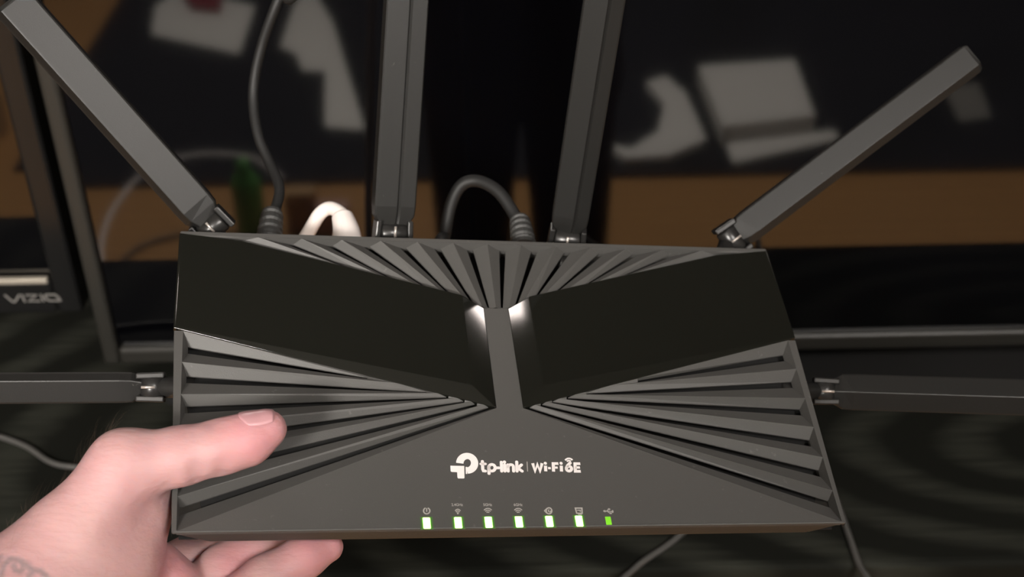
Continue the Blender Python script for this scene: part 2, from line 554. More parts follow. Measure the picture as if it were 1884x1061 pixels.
def panel(s):
    # raised gloss panel with bevelled inner and lower edges
    out = [(5.5, 54.2), (14.9, 59.7), (112, 90.2), (138.9, 94.2), (139.1, 40.2), (5.8, .05)]
    zt = lambda x: 2.8 - 2.3 * (x - 15) / 123
    inn = [(15.2, 58.9), (15.2, 59.3), (112, 89.8), (138.2, 93.7), (138.6, 40.5), (15.4, 9.7)]
    V = []
    for x, y in out: V.append((s * x * U, y * U, -2.5 * U))
    for x, y in out: V.append((s * x * U, y * U, 0.05 * U))
    for x, y in inn: V.append((s * x * U, y * U, zt(x) * U))
    n = 6
    F = [tuple(range(n))[::-1], tuple(range(2 * n, 3 * n))]
    for k in range(2):
        for i in range(n): F.append((k * n + i, k * n + (i + 1) % n, (k + 1) * n + (i + 1) % n, (k + 1) * n + i))
    o = mesh_obj('gloss_panel', V, F, M['gloss'], router, smooth=True); fix_normals(o)
    bevel(o, .0006, 3, 8); wn = o.modifiers.new('wn', 'WEIGHTED_NORMAL'); wn.keep_sharp = False
    tag(o, 'mirror gloss black panel')


panel(1); panel(-1)

# fan of ribs along the back
FR = [0, 16, 32.7, 49.5, 67.2, 85.2, 104.4]
FS = [7.7, 23.0, 39.0, 55.8, 72.6, 90.4]
FSE = [(2.95, 54.6), (9.5, 56.6), (18.6, 60.9), (27.5, 63.7), (41, 68.0), (56.4, 73.0)]
FRE = [(0, 54.2), (6.2, 54.7), (14.0, 59.4), (23.2, 62.4), (34.5, 65.9), (48.8, 70.4), (66, 75.8)]


def fan():
    for k in range(-6, 7):
        s = -1 if k < 0 else 1; a = abs(k)
        V = []; F = []
        def add(x, y, z): V.append((x * U, y * U, z * U)); return len(V) - 1
        rt_ = add(s * FR[a], 92.2, FTOP); rb = add(s * FRE[a][0], FRE[a][1] + .4, .25)
        for side in (-1, 1):                               # side +1: away from the centre
            if k == 0: idx, sg = 0, side
            else:
                idx, sg = (a if side > 0 else a - 1), s
            flip = (sg * side > 0) if k else side > 0
            if idx > 5:
                # outermost facet meets the gloss panel
                t = add(s * 113, 92.0, -2.2); b_ = add(s * 64, bound_up(64) + .3, -.6); m_ = add(s * 88, bound_up(88) + .6, -1.6)
                f = [rt_, rb, b_, m_, t]
                F.append(tuple(f) if s < 0 else tuple(f[::-1])); continue
            hw = 1.55
            inw = -side if k else -side
            tx = sg * FS[idx]; bx, by = FSE[idx]; bx *= sg
            # rib lies on one side of the slot
            off = (1 if FR[a] * s > tx else -1)
            t = add(tx + off * hw, 91.8, FVAL); b_ = add(bx + off * .45, by, -1.1)
            td = add(tx + off * hw, 91.8, FVAL - .6); bd = add(bx + off * .45, by, -1.7)
            f = [rt_, t, b_, rb] if off > 0 else [rt_, rb, b_, t]
            F.append(tuple(f)); F.append((t, td, bd, b_) if off > 0 else (b_, bd, td, t))
        o = mesh_obj('back_rib', V, F, M['matte'], router)
    # sloped ends of the grooves at the back rim
    V = []; F = []
    def add(x, y, z): V.append((x * U, y * U, z * U)); return len(V) - 1
    for s in (-1, 1):
        for i in range(6):
            r0 = add(s * FR[i], 92.2, FTOP); r1 = add(s * FR[i + 1], 92.2, FTOP)
            a_ = add(s * (FS[i] - 1.55), 91.8, FVAL); b_ = add(s * (FS[i] + 1.55), 91.8, FVAL)
            ad = add(s * (FS[i] - 1.55), 91.8, FVAL - .6); bd = add(s * (FS[i] + 1.55), 91.8, FVAL - .6)
            f = (r0, a_, b_, r1); g = (a_, ad, bd, b_)
            F.append(f if s > 0 else f[::-1]); F.append(g if s > 0 else g[::-1])
        r0 = add(s * 104.4, 92.2, FTOP); t = add(s * 113, 92.0, -2.2); e = add(s * 137, 93.9, 0); e2 = add(s * 137, 93.6, -1)
        F.append((r0, t, e2, e) if s > 0 else (r0, e, e2, t))
        # land between the slot feet and the gloss panel
        for i in range(1, 6):
            bx, by = FSE[i]
    mesh_obj('back_groove_ends', V, F, M['matte'], router)
    poly = [(0, 52), (15, 57), (70, 75), (70, 79), (58, 75.2), (41.5, 69.6), (27.8, 64.8), (18.6, 61.8), (9, 57.2), (0, 55)]
    for s in (-1, 1):
        p = [(s * x * U, y * U) for x, y in poly]
        extrude_poly('fan_land', p if s > 0 else p[::-1], -4 * U, -1.3 * U, M['matte'], router)


fan()

# ------------------------------------------------------------------ printed marks and lights on the face
ZP = .00008


def print_px(name, strokes, mat, label=None, z=ZP):
    st = []
    for s_ in strokes:
        st.append(([face_pt(*p) for p in s_[0]], s_[1] * U, s_[2] if len(s_) > 2 else True))
    V, F = strokes_mesh(st, z)
    o = mesh_obj(name, V, F, mat, router)
    if label: tag(o, label)
    return o


def logo():
    # round emblem: a thick ring open at the lower left with a square foot
    cx, cy = 859.5, 852
    V = []; F = []
    ring = []
    st = [(arc(cx, cy, 13.6, 180, 450, 30, 13.4), 3.0, False)]
    print_px('emblem_ring', st, M['print'], 'white emblem ring')
    def quad(name, pts):
        p = [face_pt(*q) for q in pts]
        me = [(x, y, ZP) for x, y in p]
        mesh_obj(name, me, [tuple(range(len(p)))], M['print'], router)
    quad('emblem_foot', [(828.5, 856.5), (854, 857), (854.5, 879), (853, 880), (843, 880), (841.5, 878), (841, 868.5), (831, 868), (829, 866.5)])
    quad('emblem_joint', [(856.5, 858.8), (859.6, 858.8), (859.6, 871.6), (857, 871.6)])
    w = 1.3
    S_ = []
    S_ += [([(887.5, 848.5), (888.2, 863), (889.5, 866), (893, 866.3)], w), ([(884.5, 853.2), (893, 853.2)], w * .9)]
    S_ += [(arc(905, 860.3, 6.0, 0, 360, 18, 6.0), w), ([(899.2, 858), (899.7, 871)], w)]
    S_ += [([(914.3, 860.5), (917.8, 860.5)], w)]
    S_ += [([(922.3, 850), (923, 866.6)], w)]
    S_ += [([(928.4, 854.8), (929, 866.6)], w), ([(928.0, 849.6), (928.1, 850.1)], w * 1.1)]
    S_ += [([(934.3, 854.8), (934.9, 866.6)], w), ([(934.5, 858.5)] + arc(939.8, 858.6, 4.8, 190, 360, 8, 4.0) + [(944.9, 866.6)], w)]
    S_ += [([(950.6, 849.6), (951.2, 866.6)], w), ([(959.4, 855), (952.4, 860.8), (960.6, 866.6)], w)]
    print_px('maker_name_print', S_, M['print'], 'white maker name print')
    print_px('divider_print', [([(969.6, 849), (970.6, 867)], .35, False)], M['print_dim'])
    S_ = []
    S_ += [([(980, 852), (984.4, 866.4), (988.6, 854), (993.4, 866.4), (997.2, 852)], w, False)]
    S_ += [([(1003.6, 856.5), (1004, 866.8)], w, False), ([(1003.2, 851.8), (1003.3, 852.4)], w)]
    S_ += [([(1008.2, 861), (1013.2, 861)], w * .8, False)]
    S_ += [([(1018.4, 867.4), (1017.8, 852.6), (1027.2, 852.6)], w, False), ([(1018.4, 860), (1026, 860)], w * .8, False)]
    S_ += [([(1032.6, 856.5), (1033, 867.2)], w, False), ([(1032.2, 851.8), (1032.3, 852.4)], w)]
    S_ += [(arc(1046.8, 862, 4.7, 0, 360, 16, 4.4), w), ([(1049, 851.5), (1044, 856.5), (1042, 861)], w)]
    S_ += [([(1067.5, 852.8), (1057.8, 852.8), (1058.6, 866.8), (1068.4, 866.8)], w, False), ([(1058, 859.8), (1067, 859.8)], w * .85, False)]
    S_ += [(arc(1046.6, 851.5, 8.2, 215, 322, 8, 8.4), .75, False), (arc(1046.6, 851.5, 4.2, 215, 322, 6, 4.4), .7, False)]
    print_px('wireless_standard_print', S_, M['print'], 'white Wi-Fi 6E print')


logo()


def small_text(txt, px, py, width_px):
    c = bpy.data.curves.new('font', 'FONT'); c.body = txt; c.align_x = 'CENTER'; c.align_y = 'CENTER'; c.size = 1; c.offset = .015
    t = bpy.data.objects.new('font', c); COL.objects.link(t)
    bpy.context.view_layer.update()
    me = bpy.data.meshes.new_from_object(t.evaluated_get(bpy.context.evaluated_depsgraph_get()))
    bpy.data.objects.remove(t); bpy.data.curves.remove(c)
    xs = [v.co.x for v in me.vertices]; wdt = max(xs) - min(xs)
    a = face_pt(px - width_px / 2, py); b = face_pt(px + width_px / 2, py)
    sc_ = (b[0] - a[0]) / wdt; cx, cy = face_pt(px, py)
    for v in me.vertices: v.co = Vector((cx + v.co.x * sc_, cy + v.co.y * sc_ * 1.15, ZP))
    me.name = 'band_print'; me.materials.append(M['print_dim'])
    o = bpy.data.objects.new('band_print', me); COL.objects.link(o); o.parent = router


LX = [785, 843, 899, 955, 1011, 1066, 1120]


def wifi(cx, cy, k=1.0, rmax=9):
    s_ = []
    for r in (rmax * .33, rmax * .67, rmax): s_.append((arc(cx, cy + 4, r * k, 222, 318, 8, r * 1.05), .42, False))
    return s_


print_px('power_icon', [(arc(785, 939.5, 5.8, -60, 240, 18, 5.6), .5), ([(785, 935.2), (785, 940.5)], .42)], M['print_dim'])
print_px('wireless_icon', wifi(842.2, 942, .72, 9) + [([(842.2, 944.5), (842.3, 945)], .5)], M['print_dim'])
print_px('wireless_icon', wifi(897.6, 941, 1, 9.5), M['print_dim'])
print_px('wireless_icon', wifi(953.3, 941, 1, 9.5), M['print_dim'])
print_px('globe_icon', [(arc(1010, 939.5, 5.2, 0, 360, 16, 5.6), .55), (arc(1011, 939.5, 2.2, 0, 250, 8, 2.2), .35), ([(1001.5, 939.5), (1006, 935)], .4), ([(1001.5, 939.5), (1006, 944)], .4)], M['print_dim'])
print_px('network_icon', [([(1058.5, 934.5), (1070.5, 934.5), (1071, 944), (1061, 944), (1058.5, 934.5)], .55), ([(1062.5, 938.5), (1067.5, 938.5), (1067.5, 940.5)], .45), ([(1064, 946), (1070, 946)], .45)], M['print_dim'])
print_px('plug_icon', [([(1110.5, 940), (1127, 941)], .4), ([(1112, 940), (1113, 940)], .95), ([(1116, 940), (1120, 936.5)], .4), ([(1120, 936.5), (1121, 936.5)], .85),
                       ([(1117, 940.3), (1122, 944), (1124, 944)], .4), ([(1123, 944), (1124, 944)], .8), ([(1127, 939.6), (1127, 942)], .7)], M['print_dim'])
small_text('2.4GHz', 841, 928.5, 21)
small_text('5GHz', 897, 928.5, 16)
small_text('6GHz', 953, 928.5, 16)

for i, px in enumerate(LX):
    x, y = face_pt(px, 960.5)
    y = -54.9 * U
    dim = i == 6
    hw, hh = (1.3, 2.0) if dim else (1.45, 2.5)
    led = box('led', (x - hw * U, y - hh * U, -.6 * U), (x + hw * U, y + hh * U, (.25 if not dim else .1) * U), M['led_dim'] if dim else M['led'], router, .0006, seg=3)
    if dim: tag(led, 'dim green light')
    else:
        tag(led, 'bright green-white light')
        for e, zt_, m_ in ((.45, .04, 'led_glow_rim'), (1.15, .02, 'led_halo')):  # added rings that glow faintly, the halo of the LED put into shape
            box('led_glow_ring', (x - (hw + e) * U, y - (hh + e * .2) * U, -.5 * U), (x + (hw + e) * U, y + (hh + e * .45) * U, zt_ * U), M[m_], led, .0009, seg=3)


# ------------------------------------------------------------------ antennas (parts of the router)
def antenna(b, t, roll, ridge, w0=18.5, w1=18.5, groove=0.0, ridge_h=4.5, edge_h=1.0, fork=1.0, thick=5.0):
    """b, t: base and tip in the router frame; roll turns it about its length; ridge: place of the long edge across it"""
    ax = (t - b).normalized()
    camv = (RMI @ CM.translation - (b + t) * .5).normalized()
    v = (camv - ax * camv.dot(ax)).normalized()
    u = ax.cross(v)
    c, s = math.cos(math.radians(roll)), math.sin(math.radians(roll))
    u, v = u * c + v * s, v * c - u * s
    L = (t - b).length
    def section(p, w, k):
        h = w / 2 * U; e = edge_h * U * k; r_ = ridge * h; th = thick * U * k
        g = max(.25, groove) * U
        pts = [(-h, -th), (-h, e - .5 * U), (-h + .6 * U, e), (r_ - g, ridge_h * U * k), (r_, (ridge_h - groove) * U * k), (r_ + g, ridge_h * U * k), (h - .6 * U, e), (h, e - .5 * U), (h, -th)]
        return [p + u * a + v * d for a, d in pts]
    secs = [(.005, .62, .6), (.0105, .97, .85), (.015, 1, 1), (L - .0018, 1, 1), (L, .90, .75)]
    V = []; F = []
    for d, k, kk in secs:
        V += section(b + ax * d, lerp(w0, w1, d / L) * k, kk)
    n = 9
    for i in range(len(secs) - 1):
        for k in range(n): F.append((i * n + k, i * n + (k + 1) % n, (i + 1) * n + (k + 1) % n, (i + 1) * n + k))
    F.append(tuple(range(n))); F.append(tuple(range((len(secs) - 1) * n, len(secs) * n)))
    o = mesh_obj('antenna', V, F, M['antenna'], router); fix_normals(o)
    k0 = [b + ax * .002 + u * (x * fork) for x in (-.0062, -.0054, .0054, .0062)]
    VV, FF = tube_mesh(k0, [.0042, .005, .005, .0042], 18); mesh_obj('hinge_knuckle', VV, FF, M['hinge'], o, True)
    for sd in (-1, 1):
        q = [b + ax * (-.003) + u * (sd * .0080 * fork), b + ax * .0085 + u * (sd * .0074 * fork)]
        VV = []
        for base in q:
            for du, dv in ((-.0013, -.004), (.0013, -.004), (.0013, .004), (-.0013, .004)): VV.append(base + u * du + v * dv)
        FF = [(0, 1, 2, 3), (4, 7, 6, 5), (0, 4, 5, 1), (1, 5, 6, 2), (2, 6, 7, 3), (3, 7, 4, 0)]
        bevel(fix_normals(mesh_obj('hinge_fork', VV, FF, M['hinge'], o)), .0006)
    VV, FF = tube_mesh([b + ax * .0005 + v * .0050, b + ax * .0060 + v * .0050], .0006, 8)
    mesh_obj('pivot_pin', VV, FF, M['pin'], o, True)
    return o


def post(a, b_, r=.0058):
    VV, FF = tube_mesh([a, a.lerp(b_, .5), a.lerp(b_, .55), b_], [r, r, r * .8, r * .8], 20)
    mesh_obj('antenna_post', VV, FF, M['hinge'], router, True)


def loc(x, y, z): return Vector((x * U, y * U, z * U))


# rear four, from left to right, then one at each side
antenna(rl(397, 424, .606), rl(18, 0, .570), 11, -.55, 17.8, 17.8, ridge_h=4.6, edge_h=.6)
post(loc(-125.5, 90, -14), rl(397, 424, .606))
antenna(rl(722, 437, .625), rl(757, -140, .600), -14, .16, 19.5, 19.5, groove=.9, ridge_h=2.7, edge_h=2.6)
post(loc(-47, 90, -14), rl(722, 437, .625))
antenna(rl(1042, 447, .64), rl(1134, -140, .560), -4, .25, 17.2, 18.2, groove=.8, ridge_h=3.2, edge_h=1.8)
post(loc(37, 90, -14), rl(1042, 447, .64))
antenna(rl(1340, 446, .655), rl(1793, 105, .665), -11, .45, 15.8, 15.8, ridge_h=3.2, edge_h=.4)
post(loc(117, 90, -14), rl(1340, 446, .655))
for px, py, d, tx, ty, td, rg, w_, x_ in ((290, 712, .553, -330, 716, .535, .42, 12.8, -.130), (1508, 719, .612, 2120, 738, .596, 0.0, 16.5, .130)):
    b_ = rl(px, py, d)
    antenna(b_, rl(tx, ty, td), 0, rg, w_, w_, ridge_h=4.0, edge_h=.4, fork=.62)
    post(Vector((x_, b_.y, b_.z)), b_, .0056)

# ------------------------------------------------------------------ cables behind the router
def cable(name, boot_pts, boot_r, path, rad, mat, bmat, label, rings=0):
    r = empty(name, Matrix.Translation(boot_pts[0]))
    tag(r, label, 'cable')
    o0 = boot_pts[0]
    pp = catmull([p - o0 for p in path], 10)
    V, F = tube_mesh(pp, rad, 16); mesh_obj('cord', V, F, mat, r, True)
    bp = catmull([p - o0 for p in boot_pts], 12); n = len(bp)
    rr = []
    for i in range(n):
        t = i / (n - 1); k = lerp(boot_r[0], boot_r[1], t)
        if rings: k *= 1 + .09 * (1 if (t * rings) % 1 > .42 else -1) * (1 if .15 < t < .95 else 0)
        rr.append(k)
    V, F = tube_mesh(bp, rr, 18); mesh_obj('plug_boot', V, F, bmat, r, not rings)
    return r


def desk_pt(x, y): return Vector((x, y, DESK_Z + .009))


c1 = [cpt(500, 415, .645), cpt(507, 385, .65), cpt(514, 345, .66), cpt(496, 300, .67), cpt(474, 245, .675), cpt(466, 170, .68), cpt(480, 90, .675), cpt(512, 0, .665), cpt(560, -110, .665), Vector((-.06, .74, 1.405)), Vector((-.02, .86, 1.42)), Vector((.01, .95, 1.30)), Vector((.02, 1.0, .95)), Vector((.05, 1.05, .76))]
cable('power_cable', [cpt(494, 452, .632), cpt(497, 425, .638), cpt(501, 392, .646)], (.0062, .0050), c1, .0026, M['cable_black'], M['rubber'],
      'black cable rising in a long bow beside the leftmost rear antenna', 5)
c2 = [cpt(640, 410, .640), cpt(628, 393, .645), cpt(608, 383, .65), cpt(590, 392, .652), cpt(572, 420, .655), cpt(556, 450, .66), cpt(545, 500, .68), desk_pt(-.12, .71) + Vector((0, 0, .03)), desk_pt(-.10, .735) + Vector((0, 0, .004)), desk_pt(-.05, .745)]
cable('white_network_cable', [cpt(638, 450, .634), cpt(637, 425, .638), cpt(630, 398, .643)], (.0078, .0052), c2, .0034, M['cable_white'], M['cable_white'],
      'bright white network cable looping out of the back of the router')
c3 = [cpt(955, 420, .655), cpt(945, 392, .66), cpt(916, 352, .665), cpt(880, 333, .67), cpt(850, 340, .672), cpt(830, 375, .674), cpt(819, 430, .676), cpt(814, 500, .69), desk_pt(-.03, .71) + Vector((0, 0, .03)), desk_pt(-.005, .735) + Vector((0, 0, .004)), desk_pt(.05, .745)]
cable('black_network_cable', [cpt(963, 455, .642), cpt(960, 428, .648), cpt(956, 404, .655)], (.0060, .0046), c3, .0031, M['cable_black'], M['rubber'],
      'black cable with ribbed boot arching between the two upright antennas', 5)

# thin cords on the desk
def cord(name, pts, rad, mat, label):
    o0 = pts[0]
    o = tube(name, [p - o0 for p in pts], rad, mat, None, 10, 8); o.location = o0
    return tag(o, label, 'cord')


dz = DESK_Z + .0022
cord('thin_grey_cord', [on_plane(-160, 780, dz), on_plane(-60, 790, dz), on_plane(0, 803, dz), on_plane(50, 822, dz), on_plane(90, 848, dz), on_plane(130, 858, dz), on_plane(220, 862, dz), on_plane(330, 850, dz), on_plane(430, 800, dz), on_plane(520, 735, dz)],
     .0021, M['cable_grey'], 'thin grey cord on the desk at the left, running behind the hand')
e1 = on_plane(1170, 1043, dz)
cord('thin_grey_cord', [on_plane(1330, 915, dz), on_plane(1290, 950, dz), on_plane(1235, 997, dz), e1, e1 + Vector((-.018, -.022, -.004)), e1 + Vector((-.03, -.035, -.06)), e1 + Vector((-.03, -.035, -.3))],
     .0021, M['cable_grey'], 'thin grey cord slanting over the desk edge below the router front')
e2 = on_plane(1580, 1037, dz)
cord('thin_grey_cord', [on_plane(1500, 800, dz), on_plane(1535, 910, dz), on_plane(1556, 968, dz), e2, e2 + Vector((.004, -.022, -.004)), e2 + Vector((.006, -.035, -.06)), e2 + Vector((.006, -.035, -.3))],
     .0021, M['cable_grey'], 'thin grey cord below the right front corner of the router')

# ------------------------------------------------------------------ things on the floor behind the photographer (they show only as reflections in the screens)
def sis(x, y, z=0.0): return seen_in_screen(x, y, z)


def flat_piece(name, px, z0, th, mat, label, cat, bev=.002):
    P = [sis(x, y, z0 + th) for x, y in px]
    c = sum(P, Vector()) / len(P); c.z = z0
    p2 = [(p.x - c.x, p.y - c.y) for p in P]
    ar = sum(p2[i][0] * p2[(i + 1) % len(p2)][1] - p2[(i + 1) % len(p2)][0] * p2[i][1] for i in range(len(p2)))
    if ar < 0: p2 = p2[::-1]
    o = extrude_poly(name, p2, 0, th, mat, None, bev)
    o.location = c
    return tag(o, label, cat)


rug_e = sis(1500, 322).y
rug = box('dark_rug', (-1.08, RY0 + .25 - rug_e, 0), (2.1, 0, .008), M['rug'], None, .003, loc=(0, rug_e, .0005))
tag(rug, 'dark rug on the wood floor behind the photographer', 'rug')
Zr = .009
flat_piece('white_box', [(1285, 120), (1462, 108), (1500, 212), (1330, 232)], Zr, .05, M['paper'], 'white box lying on the dark rug, largest of the pale shapes mirrored right', 'box')
flat_piece('white_folder', [(1335, 262), (1535, 238), (1545, 255), (1350, 298)], Zr, .012, M['paper'], 'long white folder on the rug in front of the white box', 'folder')
flat_piece('crumpled_paper', [(1112, 262), (1160, 272), (1210, 240), (1222, 190), (1188, 150), (1225, 138), (1262, 170), (1300, 255), (1230, 285), (1150, 290)], Zr, .02, M['paper'],
           'crescent of white wrapping paper on the rug beside the white box', 'paper')
flat_piece('paper_sheet', [(285, 10), (330, -20), (470, 10), (440, 98), (278, 62)], Zr, .004, M['paper'], 'pale sheet of paper on the rug mirrored at upper left', 'paper')
flat_piece('red_cloth', [(330, -25), (410, -30), (405, 14), (350, 8)], Zr + .005, .02, M['red'], 'dark red folded cloth on the pale paper sheet', 'cloth')
flat_piece('paper_sheet', [(515, 85), (540, 10), (570, -30), (612, 40), (672, 238), (597, 232), (598, 130), (555, 128), (545, 98)], Zr, .004, M['paper'],
           'large torn sheet of white paper on the rug mirrored beside the bowed cable', 'paper')
flat_piece('paper_bag', [(850, -10), (1000, -10), (990, 76), (895, 74), (890, 110), (860, 110)], Zr, .01, M['card'], 'flat brown paper bag on the rug between the mirrored legs', 'bag')
flat_piece('paper_slip', [(1735, 160), (1800, 150), (1825, 215), (1765, 222)], Zr, .004, M['grey_paper'], 'small grey paper slip on the rug mirrored under the right antenna tip', 'paper')
# green bottle and small cartons on the bare floor
gb = sis(466, 432)
V, F = tube_mesh([Vector((0, 0, z)) for z in (0, .004, .12, .135, .15, .17, .172)], [.026, .030, .030, .022, .012, .012, .002], 24)
g = mesh_obj('green_bottle', V, F, M['green'], None, True, loc=gb); tag(g, 'small green bottle standing on the wood floor', 'bottle')
bx = sis(560, 420); o = box('small_carton', (-.03, -.02, 0), (.03, .02, .09), M['card'], None, .002, loc=bx); tag(o, 'small brown carton beside the green bottle', 'carton')
bx = sis(618, 424); o = box('small_carton', (-.035, -.02, 0), (.03, .02, .06), M['pink'], None, .002, loc=bx); tag(o, 'small pinkish carton, second from the green bottle', 'carton')
# white cord lying in two bows
o0 = sis(330, 380, .006)
cw = [(196, 520), (186, 480), (190, 430), (215, 375), (262, 322), (325, 292), (400, 284), (470, 294), (520, 330)]
o = tube('floor_cable', [sis(x, y, .006) - o0 for x, y in cw], .0052, M['cable_white'], None, 10, 8); o.location = o0
tag(o, 'white cord lying in a wide bow on the wood floor', 'cord')
cw = [(205, 512), (225, 480), (262, 452), (320, 434), (390, 426), (450, 432)]
o = tube('floor_cable', [sis(x, y, .006) - o0 for x, y in cw], .0042, M['cable_grey'], None, 10, 8); o.location = o0
tag(o, 'greyer cord lying in a low bow inside the white one', 'cord')
# cardboard box mirrored in the left television
P = [seen_in_screen(x, y, .0, VY) for x, y in ((20, 330),)]
cb = P[0]
r = empty('cardboard_box', Matrix.Translation((cb.x - .3, cb.y - .12, 0)) @ Matrix.Rotation(.25, 4, 'Z'))
tag(r, 'closed brown cardboard box on the wood floor', 'box')
box('box_body', (-.2, -.15, 0), (.2, .15, .10), M['card'], r, .002)
for s in (-1, 1): box('flap', (-.2, min(0, s * .15) + .0008, .1), (.2, max(0, s * .15) - .0008, .103), M['card'], r, .0005)

# ------------------------------------------------------------------ the person: left hand and forearm, dark clothes
def hp(x, y, d):
    return np.array(((x - IMG_W / 2) / FPX * d, -(y - IMG_H / 2) / FPX * d, -d))


def round_cone(P, a, b, ra, rb):
    ba = b - a; L2 = ba @ ba
    h = np.clip(((P - a) @ ba) / L2, 0, 1)
    d = P - a - h[..., None] * ba
    return np.sqrt((d * d).sum(-1)) - (ra + (rb - ra) * h)


def ell(P, c, axes, r):
    q = (P - c) @ axes.T / r
    k0 = np.sqrt((q * q).sum(-1)); k1 = np.sqrt(((q / r) ** 2).sum(-1)) + 1e-9
    return k0 * (k0 - 1) / k1


def smin(a, b, k):
    h = np.clip(.5 + .5 * (b - a) / k, 0, 1)
    return b + (a - b) * h - k * h * (1 - h)


def chain(P, pts, k=.004):
    d = None
    for (a, ra), (b, rb) in zip(pts[:-1], pts[1:]):
        e = round_cone(P, a, b, ra, rb)
        d = e if d is None else smin(d, e, k)
    return d


mm = .001
TIP = (hp(492, 789, .5045), 7.3 * mm)
MIDT = (hp(455, 808, .503), 9.2 * mm)
IP = (hp(405, 822, .502), 9.7 * mm)
MIDP = (hp(335, 838, .501), 10.4 * mm)
MCP = (hp(230, 858, .499), 13.2 * mm)
CMC = (hp(118, 1008, .490), 16.5 * mm)
WR = (hp(20, 1105, .478), 20.5 * mm)
FA1 = (hp(-110, 1230, .452), 25 * mm)
FA2 = (hp(-360, 1450, .405), 32 * mm)


def hand_sdf(P):
    thumb = chain(P, [TIP, MIDT, IP, MIDP, MCP], .005)
    arm = chain(P, [MCP, CMC, WR, FA1, FA2], .010)
    d = smin(thumb, arm, .006)
    # first web and thenar mass
    web = chain(P, [(hp(276, 905, .512), 7.5 * mm), (hp(252, 950, .510), 12.0 * mm), (hp(205, 1030, .503), 17.5 * mm), (hp(120, 1120, .488), 21 * mm)], .006)
    d = smin(d, web, .010)
    palm = chain(P, [(hp(215, 1030, .512), 16 * mm), (hp(270, 1100, .532), 16 * mm), (hp(330, 1160, .530), 14 * mm)], .008)
    d = smin(d, palm, .008)
    palm2 = chain(P, [(hp(130, 1130, .495), 20 * mm), (hp(300, 1190, .525), 15 * mm)], .008)
    d = smin(d, palm2, .010)
    bulge = chain(P, [(hp(285, 1052, .520), 12.0 * mm), (hp(325, 1085, .522), 11.5 * mm)], .004)
    d = smin(d, bulge, .003)
    fB = chain(P, [(hp(285, 1060, .540), 10 * mm), (hp(380, 1004, .549), 8.6 * mm), (hp(480, 950, .562), 7.6 * mm)], .003)
    fC = chain(P, [(hp(330, 1120, .530), 10.8 * mm), (hp(410, 1048, .534), 9.8 * mm), (hp(480, 988, .543), 9.0 * mm), (hp(545, 935, .556), 8.0 * mm)], .003)
    fD = chain(P, [(hp(380, 1150, .522), 11.5 * mm), (hp(490, 1066, .522), 9.6 * mm), (hp(560, 1024, .526), 8.5 * mm), (hp(603, 1006, .530), 6.2 * mm)], .003)
    f = smin(smin(fB, fC, .0012), fD, .0012)
    d = smin(d, f, .0025)
    # knuckle creases and folds
    def groove(d, a, b, r, depth):
        g = round_cone(P, a, b, r, r)
        return d + depth * np.exp(-np.clip(g, 0, None) ** 2 / (2 * (.0011) ** 2))
    d = groove(d, hp(318, 868, .483), hp(300, 838, .481), .0015, .0013)
    d = groove(d, hp(310, 905, .492), hp(322, 878, .486), .0015, .0014)
    d = groove(d, hp(408, 870, .497), hp(412, 842, .486), .0012, .0010)
    d = groove(d, hp(357, 880, .497), hp(360, 850, .486), .0012, .0008)
    d = groove(d, hp(385, 776, .497), hp(393, 788, .490), .0010, .0007)
    return d


def surface_nets(f, lo, h, shape):
    """f: values on grid; returns verts, quads"""
    nx, ny, nz = shape
    neg = f < 0
    c = [neg[i:nx - 1 + i, j:ny - 1 + j, k:nz - 1 + k] for i in (0, 1) for j in (0, 1) for k in (0, 1)]
    s = sum(x.astype(np.int8) for x in c)
    act = (s > 0) & (s < 8)
    idx = np.argwhere(act); ids = -np.ones(act.shape, np.int64); ids[act] = np.arange(len(idx))
    acc = np.zeros((len(idx), 3)); cnt = np.zeros(len(idx))
    corners = [(i, j, k) for i in (0, 1) for j in (0, 1) for k in (0, 1)]
    for a in range(8):
        for b in range(a + 1, 8):
            ca, cb_ = np.array(corners[a]), np.array(corners[b])
            if np.abs(ca - cb_).sum() != 1: continue
            fa = f[tuple((idx + ca).T)]; fb = f[tuple((idx + cb_).T)]
            m = (fa < 0) != (fb < 0)
            t = np.where(m, fa / np.where(m, fa - fb, 1), 0)
            acc += np.where(m[:, None], ca + t[:, None] * (cb_ - ca), 0); cnt += m
    V = lo + h * (idx + acc / cnt[:, None])
    Q = []
    for ax in range(3):
        sl0 = [slice(1, -1)] * 3; sl1 = [slice(1, -1)] * 3
        sl0[ax] = slice(0, -1); sl1[ax] = slice(1, None)
        o1, o2 = [(1, 2), (2, 0), (0, 1)][ax]
        a = neg[tuple(sl0)]; b = neg[tuple(sl1)]
        for flip in (False, True):
            m = (a & ~b) if not flip else (~a & b)
            g = np.argwhere(m)
            off = np.ones(3, int); off[ax] = 0
            g = g + off
            def cell(d1, d2):
                q = g.copy(); q[:, o1] -= d1; q[:, o2] -= d2
                return ids[tuple(q.T)]
            q = np.stack([cell(1, 1), cell(0, 1), cell(0, 0), cell(1, 0)], 1)
            if flip: q = q[:, ::-1]
            Q.append(q)
    Q = np.concatenate(Q); Q = Q[(Q >= 0).all(1)]
    return V, Q


def build_sdf(sdf, lo, hi, h):
    lo = np.array(lo); hi = np.array(hi); n = np.ceil((hi - lo) / h).astype(int) + 1
    xs, ys, zs = [lo[i] + h * np.arange(n[i]) for i in range(3)]
    f = np.empty(tuple(n), np.float32)
    Y, Z = np.meshgrid(ys, zs, indexing='ij')
    for i0 in range(0, n[0], 12):
        X = xs[i0:i0 + 12]
        P = np.empty((len(X), n[1], n[2], 3)); P[..., 0] = X[:, None, None]; P[..., 1] = Y; P[..., 2] = Z
        f[i0:i0 + 12] = sdf(P)
    return surface_nets(f, lo, h, tuple(n))


